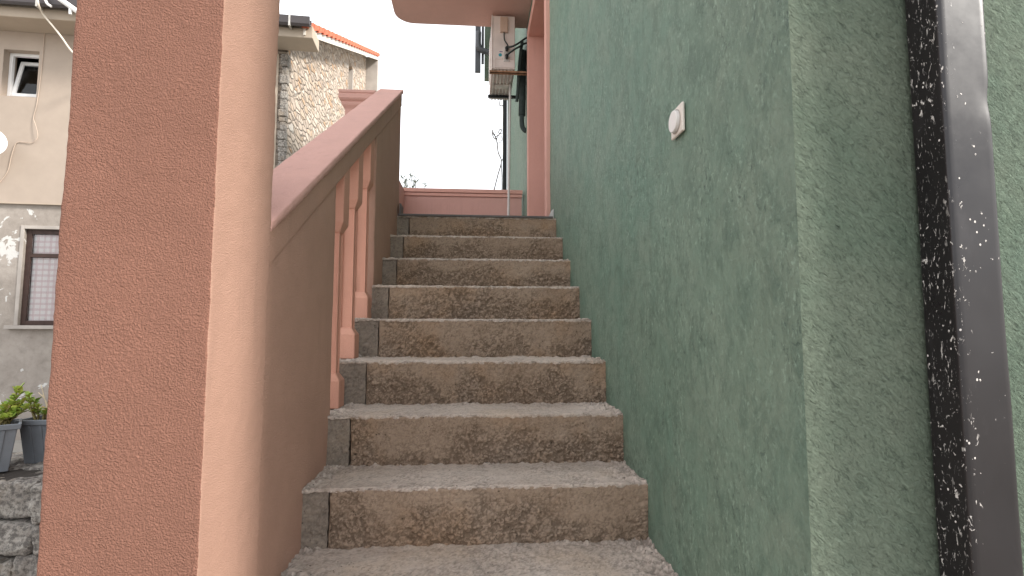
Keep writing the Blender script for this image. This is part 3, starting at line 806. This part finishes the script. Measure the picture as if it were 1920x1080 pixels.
wallp([LW], 0, ZB - .002, -.03, .25, M['lowwall'], 'lower_wall')
# gable of cut stone, rising with the roof
RS = .480; GD = 8.3
pitch = lambda d: 6.33 + RS * d
def gp(out, d, z): return C0 + U * out + Bk * d + V((0, 0, z))
bm = bmesh.new()
ds = [0., 5.3, 6.1, GD]
segs = [(0, 5.3, 0, None), (5.3, 5.9, 0, 7.2), (5.3, 5.9, 8.75, None), (5.9, GD, 0, None)]
for a, b, z0, zt in segs:
    za, zb = (pitch(a) + .095, pitch(b) + .095) if zt is None else (zt, zt)
    f = [gp(.012, a, z0), gp(.012, b, z0), gp(.012, b, zb), gp(.012, a, za)]
    add_prism(bm, f, -U * .25)
bmesh.ops.recalc_face_normals(bm, faces=bm.faces)
obj('gable_wall', bm, M['rubble'], nh)
# rough quoin stones down the corner
bm = bmesh.new(); rnd = random.Random(5); z = .1
while z < 6.0:
    h = rnd.uniform(.07, .17); dx = rnd.uniform(.0, .035)
    add_box(bm, (-.055 - dx, -.035 - rnd.uniform(0, .03), z), (.022 + dx * .4, .06, z + h - .006), FM); z += h
bmesh.ops.recalc_face_normals(bm, faces=bm.faces); bevel(bm, .012)
obj('quoin', bm, M['fieldstone'], nh)
sl = obj('window', fboxes([(-1.0, -.99, 0, .001, 0, .001)]), M['shade'], nh)
bm = bmesh.new()
add_prism(bm, [gp(-.20, 5.3, 7.2), gp(-.20, 5.9, 7.2), gp(-.20, 5.9, 8.75), gp(-.20, 5.3, 8.75)], -U * .02)
add_prism(bm, [gp(.03, 5.27, 7.14), gp(.03, 5.93, 7.14), gp(.03, 5.93, 7.20), gp(.03, 5.27, 7.20)], -U * .22)
add_prism(bm, [gp(.02, 5.86, 7.2), gp(.02, 5.93, 7.2), gp(.02, 5.93, 8.75), gp(.02, 5.86, 8.75)], -U * .2)
bmesh.ops.recalc_face_normals(bm, faces=bm.faces)
me0 = sl.data; o2 = V(wloc(nh)); bmesh.ops.translate(bm, verts=bm.verts, vec=-o2); bm.to_mesh(me0); bm.free()
# back wing that closes the gable
obj('end_wall', prism([gp(.37, GD + .02, 0), gp(-6, GD + .02, 0), gp(-6, GD + .3, 0), gp(.37, GD + .3, 0)], V((0, 0, pitch(GD) + .10))), M['shade'], nh)
# roof deck, verge board and tiles
OVF, OVG = .43, .36
def roofpt(s, d, h=0): return C0 + U * s + Bk * d + V((0, 0, pitch(d) + .16 + h))
bm = bmesh.new()
add_prism(bm, [roofpt(OVG, -OVF), roofpt(OVG, GD + .05), roofpt(OVG, GD + .05, -.05), roofpt(OVG, -OVF, -.05)], -U * (LEN + .6))
bmesh.ops.recalc_face_normals(bm, faces=bm.faces)
roof = obj('roof', bm, M['verge'], nh)
bm = bmesh.new()
add_prism(bm, [roofpt(OVG + .03, -OVF - .02, .005), roofpt(OVG + .03, GD + .08, .005), roofpt(OVG + .03, GD + .08, -.15), roofpt(OVG + .03, -OVF - .02, -.15)], -U * .035)
bmesh.ops.recalc_face_normals(bm, faces=bm.faces)
obj('bargeboard', bm, M['verge'], roof)
bm = bmesh.new()
n = 25
for k in range(n):                            # overlapping verge tiles, each with a lip
    d0 = -OVF - .06 + k * (GD + .1 + OVF) / n; d1 = d0 + (GD + .1 + OVF) / n + .05
    A = [roofpt(OVG + .07, d0, .085), roofpt(OVG + .07, d1, .06), roofpt(OVG + .07, d1, .0), roofpt(OVG + .07, d0, -.045)]
    add_prism(bm, A, -U * .09)
bmesh.ops.recalc_face_normals(bm, faces=bm.faces)
obj('verge_tiles', bm, M['red'], roof)
bm = bmesh.new()
for k in range(46):                           # barrel tile courses running up the slope
    s = OVG - .22 - k * .235
    ring = [(math.cos(t) * .10, math.sin(t) * .062) for t in [math.pi * q / 6 for q in range(7)]]
    add_prism(bm, [roofpt(s + a, -OVF - .07, b + .012) for a, b in ring], Bk * (GD + .5) + V((0, 0, RS * (GD + .5))))
bmesh.ops.recalc_face_normals(bm, faces=bm.faces)
obj('roof_tiles', bm, M['tile_old'], roof)
# boxed eave and gutter
obj('eave', fbox(-.49, LEN, -OVF, .0, ZS, ZF, .012), M['cream_trim'], nh)
bm = bmesh.new()
g = ZG - 6.335
ring = [(-OVF - .125, 6.335 + g), (-OVF - .125, 6.25), (-OVF - .10, 6.215), (-OVF - .03, ZF + .002), (-OVF - .003, ZF + .004), (-OVF - .003, 6.335 + g), (-OVF - .012, 6.335 + g), (-OVF - .02, 6.26), (-OVF - .095, 6.26), (-OVF - .115, 6.335 + g)]
add_prism(bm, [FM @ V((.47, a, b)) for a, b in ring], -U * (LEN + .5))
bmesh.ops.recalc_face_normals(bm, faces=bm.faces)
gu = obj('gutter', bm, M['gutter'], nh)
for q in [.16 - k * 1.15 for k in range(5)]:
    bm = bmesh.new(); add_box(bm, (q, -OVF - .129, 6.20), (q + .028, -OVF - .0, ZG + .003), FM)
    bmesh.ops.recalc_face_normals(bm, faces=bm.faces); obj('gutter_strap', bm, M['galv'], gu)

def framed(name, hole, dep, w_, mat, mull=(), th=.05):
    a, b, c, d = hole
    L = [(a, a + w_, dep, dep + th, c, d), (b - w_, b, dep, dep + th, c, d), (a + w_, b - w_, dep, dep + th, c, c + w_), (a + w_, b - w_, dep, dep + th, d - w_, d)]
    for m in mull: L.append(m)
    return obj(name, fboxes(L, .004), mat, nh)
# upper bathroom window, sash tilted into the room
a, b, c, d = UW
wf = framed('window', UW, .11, .045, M['pvcwhite'])
tilt = Matrix.Rotation(R(-13), 4, 'X')
def sash_bm(lst, bv=.003):
    bm = bmesh.new()
    piv = Matrix.Translation(V((0, .135, c + .045)))
    for s0, s1, d0, d1, z0, z1 in lst: add_box(bm, (-s1, d0 - .135, z0 - c - .045), (-s0, d1 - .135, z1 - c - .045), FM @ piv @ tilt)
    bmesh.ops.recalc_face_normals(bm, faces=bm.faces)
    if bv: bevel(bm, bv)
    return bm
i0, i1, j0, j1 = a + .048, b - .048, c + .048, d - .048
sa = obj('sash', sash_bm([(i0, i0 + .05, .115, .165, j0, j1), (i1 - .05, i1, .115, .165, j0, j1), (i0 + .05, i1 - .05, .115, .165, j0, j0 + .05), (i0 + .05, i1 - .05, .115, .165, j1 - .05, j1)]), M['pvcwhite'], wf)
obj('pane', sash_bm([(i0 + .05, i1 - .05, .137, .143, j0 + .05, j1 - .05)], 0), M['glass'], wf)
rm = bmesh.new()
for q in ((a - .5, b + .5, 1.4, 1.45, c - .5, d + .5), (a - .55, a - .5, .26, 1.4, c - .5, d + .5), (b + .5, b + .55, .26, 1.4, c - .5, d + .5), (a - .5, b + .5, .26, 1.4, c - .55, c - .5), (a - .5, b + .5, .26, 1.4, d + .5, d + .55)):
    add_box(rm, (-q[1], q[2], q[4]), (-q[0], q[3], q[5]), FM)
bmesh.ops.recalc_face_normals(rm, faces=rm.faces)
obj('room_lining', rm, M['dark_room'], nh)
bm = bmesh.new()
bmesh.ops.create_icosphere(bm, subdivisions=4, radius=.2)
for v in bm.verts:
    v.co *= 1 + .35 * fbm(v.co, 5, 3)
    v.co = FM @ V((v.co.x * .85 - (a + b) / 2 + .04, v.co.y * .5 + .55, v.co.z * .9 + c + .20))
bd = obj('laundry_bundle', bm, M['laundry'], None, True, fp((a + b) / 2, -.55, c))
tag(bd, 'pale cloth bundle seen behind the tilted upper window of the cream house', 'laundry')
obj('shelf', fbox(a - .3, b + .3, .3, .8, c - .02, c + .02), M['dark_room'], nh)
# lower brown window with a checked curtain
a, b, c, d = LW
lf = framed('window', LW, .07, .07, M['brownwood'], [(a + .07, b - .07, .07, .12, d - .42, d - .36), ((a + b) / 2 - .04, (a + b) / 2 + .04, .068, .118, c + .07, d - .42), ((a + b) / 2 - .04, (a + b) / 2 + .04, .068, .118, d - .36, d - .07)])
obj('pane', fboxes([(a + .07, b - .07, .094, .099, c + .07, d - .42), (a + .07, b - .07, .094, .099, d - .36, d - .07)]), M['glass'], lf)
bm = bmesh.new()
q = 60
vsr = []
for i in range(q + 1):
    s = a + .03 + (b - a - .06) * i / q; o_ = .125 + .008 * math.sin(i * .9) + .005 * math.sin(i * 2.3)
    vsr.append((bm.verts.new(FM @ V((-s, o_, c + .02))), bm.verts.new(FM @ V((-s, o_, d - .02)))))
for A, B_ in zip(vsr, vsr[1:]): bm.faces.new((A[0], B_[0], B_[1], A[1]))
obj('curtain', bm, M['plaid'], lf, True)
obj('sill', fbox(a - .09, b + .12, -.06, .10, c - .055, c - .002, .006), M['shade'], lf)
obj('reveal_trim', fboxes([(b + .001, b + .05, .018, .07, c, d + .05), (a - .05, a - .001, .018, .07, c, d + .05), (a, b, .018, .07, d + .001, d + .05)], .004), M['shade'], lf)
# tall dark window at the right end of the facade
a, b, c, d = DW
tf = framed('window', DW, -.01, .05, M['cream_trim'], [(a + .05, b - .05, .0, .05, 4.72, 4.745)], .06)
obj('pane', fbox(a + .05, b - .05, .03, .036, c + .05, d - .05), M['glass'], tf)
obj('shutter', fbox(a + .05, b - .05, .10, .14, c + .03, d - .03), M['darkgrey'], tf)

# band of dark mortar under the cream storey
obj('string_course', fbox(-.0, LEN, -.012, .03, ZB - .014, ZB + .002), M['cream_trim'], nh)

# satellite dish
dc = fhit(-29, 265, .38)
sd = empty('satellite_dish', fhit(-56, 275, 0), 'round grey-white satellite dish at the left edge on the cream wall', 'satellite dish')
ax = (N * 1. + U * .55 + V((0, 0, .28))).normalized()
obj('reflector', disc(dc, ax, [(.0, -.045), (.10, -.040), (.20, -.018), (.228, -.004), (.232, .004), (.222, .006), (.20, -.008), (.10, -.03), (0, -.036)], 40), M['dish'], sd, True)
bm = bmesh.new(); add_disc(bm, dc, ax, [(.224, -.006), (.238, -.006), (.238, .01), (.224, .01)], 40); bmesh.ops.recalc_face_normals(bm, faces=bm.faces)
bmesh.ops.delete(bm, geom=[f for f in bm.faces if len(f.verts) > 4], context='FACES_ONLY')
obj('rim', bm, M['pvcwhite'], sd)
obj('mount_arm', tube([dc - ax * .03, dc - ax * .16, fhit(-56, 275, 0)], .02, 8), M['galv'], sd)
lo_ = dc - V((0, 0, .22))
obj('feed_arm', tube([lo_, lo_ + ax * .32 + V((0, 0, .10))], .011, 6), M['galv'], sd)
obj('feed_horn', disc(lo_ + ax * .32 + V((0, 0, .10)), ax, [(.025, -.02), (.032, .03), (.028, .07)], 12), M['dish'], sd)

# cables on the facade
def cable(name, pts, r, mat, label):
    P = [fhit(x, y, o) for x, y, o in pts]
    c = obj(name, tube(spline(P, 6), r, 6), mat, None, True, P[-1]); tag(c, label, 'cable'); return c
cable('facade_cable', [(84, 58, .012), (79, 120, .012), (70, 190, .012), (63, 219, .012), (66, 232, .03), (70, 247, .04), (70, 258, .03), (62, 267, .02), (48, 267, .012), (31, 268, .012), (22, 290, .012), (14, 322, .012), (-4, 346, .012)], .0045, M['greycable'], 'thin grey cable running down the cream wall past the upper window and curling left')
cable('hanging_cable', [(70, -12, .62), (72, 8, .62), (82, 28, .5), (100, 50, .5), (117, 72, .5), (131, 92, .5), (150, 112, .45), (190, 150, .02)], .013, M['cable'], 'slack cream cable hanging from the gutter of the cream house')
ra = empty('gutter_arm', fhit(140, 20, .45), 'white angled metal arm with a small foot at the gutter of the cream house', 'bracket')
obj('bar', tube([fhit(100, -14, .62), fhit(112, -2, .62), fhit(146, 22, .62)], .035, 10), M['pvcwhite'], ra)
obj('foot', tube([fhit(132, 10, .62), fhit(132, 27, .62)], .022, 8), M['pvcwhite'], ra)
obj('clip', tube(spline([fhit(84, -6, .6), fhit(88, 6, .6), fhit(96, 12, .6)], 4), .018, 8), M['pvcwhite'], ra)

# ------------------------------------------------------------------ dry stone wall with planters
sw_ = empty('stone_wall', (-3.4, 3.3, 0), 'low wall of rough grey limestone blocks behind the salmon pillar', 'stone wall')
rnd = random.Random(21)
bm = bmesh.new(); WT = .835
vsA, fsA = [], []
def stone(lo, hi, seed):
    def ds(p, n): return .015 * fbm(p, 5, 3, seed) + .012 * fbm(p, 20, 4, seed) + .006 * noise.turbulence(p * 45, 2, True)
    vs, fs = rough_box(lo, hi, (.013, .02, .013), .014, ds, '')
    c = (V(lo) + V(hi)) / 2; rot = Matrix.Rotation(rnd.uniform(-.13, .13), 3, 'Y')
    b = len(vsA); vsA.extend([c + rot @ (V(v) - c) for v in vs]); fsA.extend([[i + b for i in f] for f in fs])
z = 0
rows = [.16, .17, .16, .155, .20]
for ri, h in enumerate(rows):
    x = -4.3 + rnd.uniform(0, .2)
    while x < -1.55:
        L = rnd.uniform(.19, .36); hh = h + rnd.uniform(-.025, .015)
        if ri == 4: hh = WT - z
        stone((x, 2.88 + rnd.uniform(-.02, .03), z + .004), (x + L - .014, 3.18, z + hh - .012), rnd.uniform(0, 90)); x += L
    z += h
obj('stones', (vsA, fsA), M['fieldstone'], sw_, True)
obj('core', box((-4.3, 2.95, 0), (-1.5, 3.62, WT - .012)), M['joint'], sw_)
vsA, fsA = [], []
x = -4.2
while x < -1.6:
    L = rnd.uniform(.2, .4); stone((x, 3.17, WT - .12), (x + L - .01, 3.6, WT - .004), rnd.uniform(0, 90)); x += L
obj('cap_stones', (vsA, fsA), M['fieldstone'], sw_, True)

def planter(x0, x1, yc, z0, z1, wb, wt, label, grp=None):
    p = empty('flower_planter', ((x0 + x1) / 2, yc, z0), label, 'planter')
    bm = bmesh.new(); tx = .032
    rings = []
    for (h, inx, w_) in ((0, tx, wb), (.006, tx - .002, wb + .004), (z1 - z0 - .03, .006, wt), (z1 - z0 - .03, -.008, wt + .026), (z1 - z0, -.010, wt + .030), (z1 - z0, .004, wt + .002), (z1 - z0 - .05, .008, wt - .004)):
        rings.append([bm.verts.new((a, b, z0 + h)) for a, b in ((x0 + inx, yc - w_ / 2), (x1 - inx, yc - w_ / 2), (x1 - inx, yc + w_ / 2), (x0 + inx, yc + w_ / 2))])
    for A, C in zip(rings, rings[1:]):
        for k in range(4): bm.faces.new((A[k], A[(k + 1) % 4], C[(k + 1) % 4], C[k]))
    bm.faces.new(rings[0][::-1])
    bmesh.ops.recalc_face_normals(bm, faces=bm.faces); bevel(bm, .004)
    n = int((x1 - x0) / .055)
    for k in range(1, n):                        # moulded ribs
        x = x0 + (x1 - x0) * k / n; s = (x - (x0 + x1) / 2) / ((x1 - x0) / 2)
        a = V((x - s * .03, yc - wb / 2 - .004, z0 + .004)); b = V((x - s * .005, yc - wt / 2 - .006, z1 - .032))
        w_ = V((.007, 0, 0)); q = V((0, .01, 0))
        add_prism(bm, [a - w_, a + w_, b + w_, b - w_], q)
    bmesh.ops.recalc_face_normals(bm, faces=bm.faces)
    obj('trough', bm, M['planter'], p)
    so = box((x0 + .01, yc - wt / 2 + .006, z1 - .05), (x1 - .01, yc + wt / 2 - .006, z1 - .022)); obj('soil', so, M['soil'], p)
    return p
def corner_planter(corner, L, ang, zb, zt, label):
    """trough whose near right rim corner stands at corner, turned by ang"""
    rot = Matrix.Rotation(ang, 3, 'Z'); loc = V((L / 2 + .01, -.115, 0)); c = V((corner.x, corner.y, 0)) - rot @ loc
    p = planter(c.x - L / 2, c.x + L / 2, c.y, zb, zt, .15, .20, label); p.rotation_euler.z = ang
    return p
PA, PB = px(41, 794, 3.12), px(31, 788, 3.26)
corner_planter(PA, .52, R(38), WT - .006, PA.z, 'grey ribbed plastic planter reaching out at the left edge on the stone wall')
planter(PB.x, PB.x + .55, 3.37, WT - .006, PB.z, .15, .20, 'grey ribbed plastic planter half hidden behind the salmon pillar')

def succulent(root, stems, seed, label, n_leaf=13):
    rnd = random.Random(seed)
    t_ = empty('potted_succulent', root, label, 'plant')
    bm = bmesh.new(); it, dry = [], []
    for tip in stems:
        tip = V(tip); b = V(root) + V((rnd.uniform(-.04, .04) + (tip.x - root[0]) * .4, rnd.uniform(-.03, .03), 0))
        path = spline([b, (b + tip) / 2 + V((rnd.uniform(-.02, .02), 0, .01)), tip], 6)
        add_tube(bm, path, [.006 - .00018 * i for i in range(len(path))], 6)
        for k in range(n_leaf):
            a = k * 2.4 + rnd.random(); el = rnd.uniform(-.1, 1.1) * (k / n_leaf * .6 + .5)
            d = V((math.cos(a) * math.cos(el), math.sin(a) * math.cos(el), math.sin(el)))
            L = rnd.uniform(.026, .046)
            i = path[-1 - min(len(path) - 1, int((n_leaf - k) * .45))]
            rec = (i, d, V((0, 0, 1)) + d * .1, L, L * rnd.uniform(.62, .85), rnd.random() ** 2 * .8)
            (dry if k < 2 and rnd.random() < .5 else it).append(rec)
    bmesh.ops.recalc_face_normals(bm, faces=bm.faces)
    obj('stem', bm, M['stalk'], t_, True)
    leaf_obj('foliage', it, M['leaf'], t_, 'fat')
    for q in dry: leaf_obj('withered_leaf', [q], M['leaf_dry'], t_, 'fat')
    return t_
P = lambda x, y, Y: px(x, y, Y)
ra_, rb_ = px(-5, 800, 3.2), px(78, 792, 3.37)
succulent(tuple(ra_), [P(38, 738, 3.2), P(30, 768, 3.2), P(8, 772, 3.2), P(50, 766, 3.22), P(22, 782, 3.17), P(2, 785, 3.18), P(-20, 760, 3.2), P(40, 758, 3.25), P(35, 729, 3.2), P(-35, 775, 3.2), P(12, 760, 3.2)], 4, 'bushy yellow-green succulent with some withered leaves in the planter at the left edge', 15)
succulent(tuple(rb_), [P(66, 752, 3.37), P(71, 765, 3.39), P(62, 772, 3.37), P(84, 776, 3.37), P(54, 742, 3.37), P(100, 760, 3.37), P(120, 765, 3.39)], 9, 'small green succulent in the planter beside the salmon pillar', 11)
bm = bmesh.new()
for pts in ([(92, 782), (84, 748), (77, 722)], [(92, 782), (86, 752), (72, 736)], [(92, 782), (83, 745), (76, 741)]):
    add_tube(bm, spline([P(a, b, 3.36) for a, b in pts], 4), .0022, 5)
bmesh.ops.recalc_face_normals(bm, faces=bm.faces)
tag(obj('dry_grass_tuft', bm, M['straw'], None, True, P(92, 782, 3.36)), 'pale dry grass blades sticking up beside the pillar', 'grass tuft')

# ------------------------------------------------------------------ camera
cam = bpy.data.cameras.new('camera'); co = bpy.data.objects.new('camera', cam); COL.objects.link(co); S.camera = co
pi_, ya, ro = .0783389, .0732194, .001886
fwd = V((math.sin(ya) * math.cos(pi_), math.cos(ya) * math.cos(pi_), math.sin(pi_)))
rt = V((math.cos(ya), -math.sin(ya), 0)); up = rt.cross(fwd)
r2 = rt * math.cos(ro) + up * math.sin(ro); u2 = up * math.cos(ro) - rt * math.sin(ro)
m = Matrix.Identity(4)
for i in range(3): m[i][0] = r2[i]; m[i][1] = u2[i]; m[i][2] = -fwd[i]
m.translation = V((0, 0, EYE)); co.matrix_world = m
cam.sensor_width = 36; cam.lens = 984.2 / 1920 * 36; cam.clip_start = .02; cam.clip_end = 2000

# ------------------------------------------------------------------ light
SUN_DIR = V((1., -.385, .72)).normalized()         # towards the sun
elev = math.asin(SUN_DIR.z); azi = math.atan2(SUN_DIR.x, SUN_DIR.y)
sl_ = bpy.data.lights.new('sun', 'SUN'); sl_.energy = 2.4; sl_.angle = R(10); sl_.color = (1, .95, .88)
so_ = bpy.data.objects.new('sun', sl_); COL.objects.link(so_); so_.location = (6, -4, 9)
so_.rotation_euler = SUN_DIR.to_track_quat('Z', 'Y').to_euler()
W = bpy.data.worlds.new('World'); S.world = W; W.use_nodes = True
nt = W.node_tree; nt.nodes.clear()
o = nt.nodes.new('ShaderNodeOutputWorld'); bg = nt.nodes.new('ShaderNodeBackground'); sky = nt.nodes.new('ShaderNodeTexSky')
sky.sky_type = 'NISHITA'; sky.sun_disc = False; sky.sun_elevation = elev; sky.sun_rotation = azi; sky.air_density = 1.2; sky.dust_density = 2.5
tc = nt.nodes.new('ShaderNodeTexCoord'); nz = nt.nodes.new('ShaderNodeTexNoise'); nz.inputs['Scale'].default_value = 2.2; nz.inputs['Detail'].default_value = 5
rp = nt.nodes.new('ShaderNodeValToRGB'); rp.color_ramp.elements[0].position = .28; rp.color_ramp.elements[0].color = (.72, .72, .72, 1); rp.color_ramp.elements[1].position = .62; rp.color_ramp.elements[1].color = (1, 1, 1, 1)
mx = nt.nodes.new('ShaderNodeMix'); mx.data_type = 'RGBA'; mx.inputs[7].default_value = (7.8, 7.95, 8.2, 1)
nt.links.new(tc.outputs['Generated'], nz.inputs['Vector']); nt.links.new(nz.outputs['Fac'], rp.inputs[0]); nt.links.new(rp.outputs[0], mx.inputs[0])
nt.links.new(sky.outputs[0], mx.inputs[6]); nt.links.new(mx.outputs[2], bg.inputs[0]); bg.inputs[1].default_value = .1
nt.links.new(bg.outputs[0], o.inputs[0])
S.view_settings.view_transform = 'Standard'; S.view_settings.look = 'None'; S.view_settings.exposure = 1.28; S.view_settings.gamma = 1
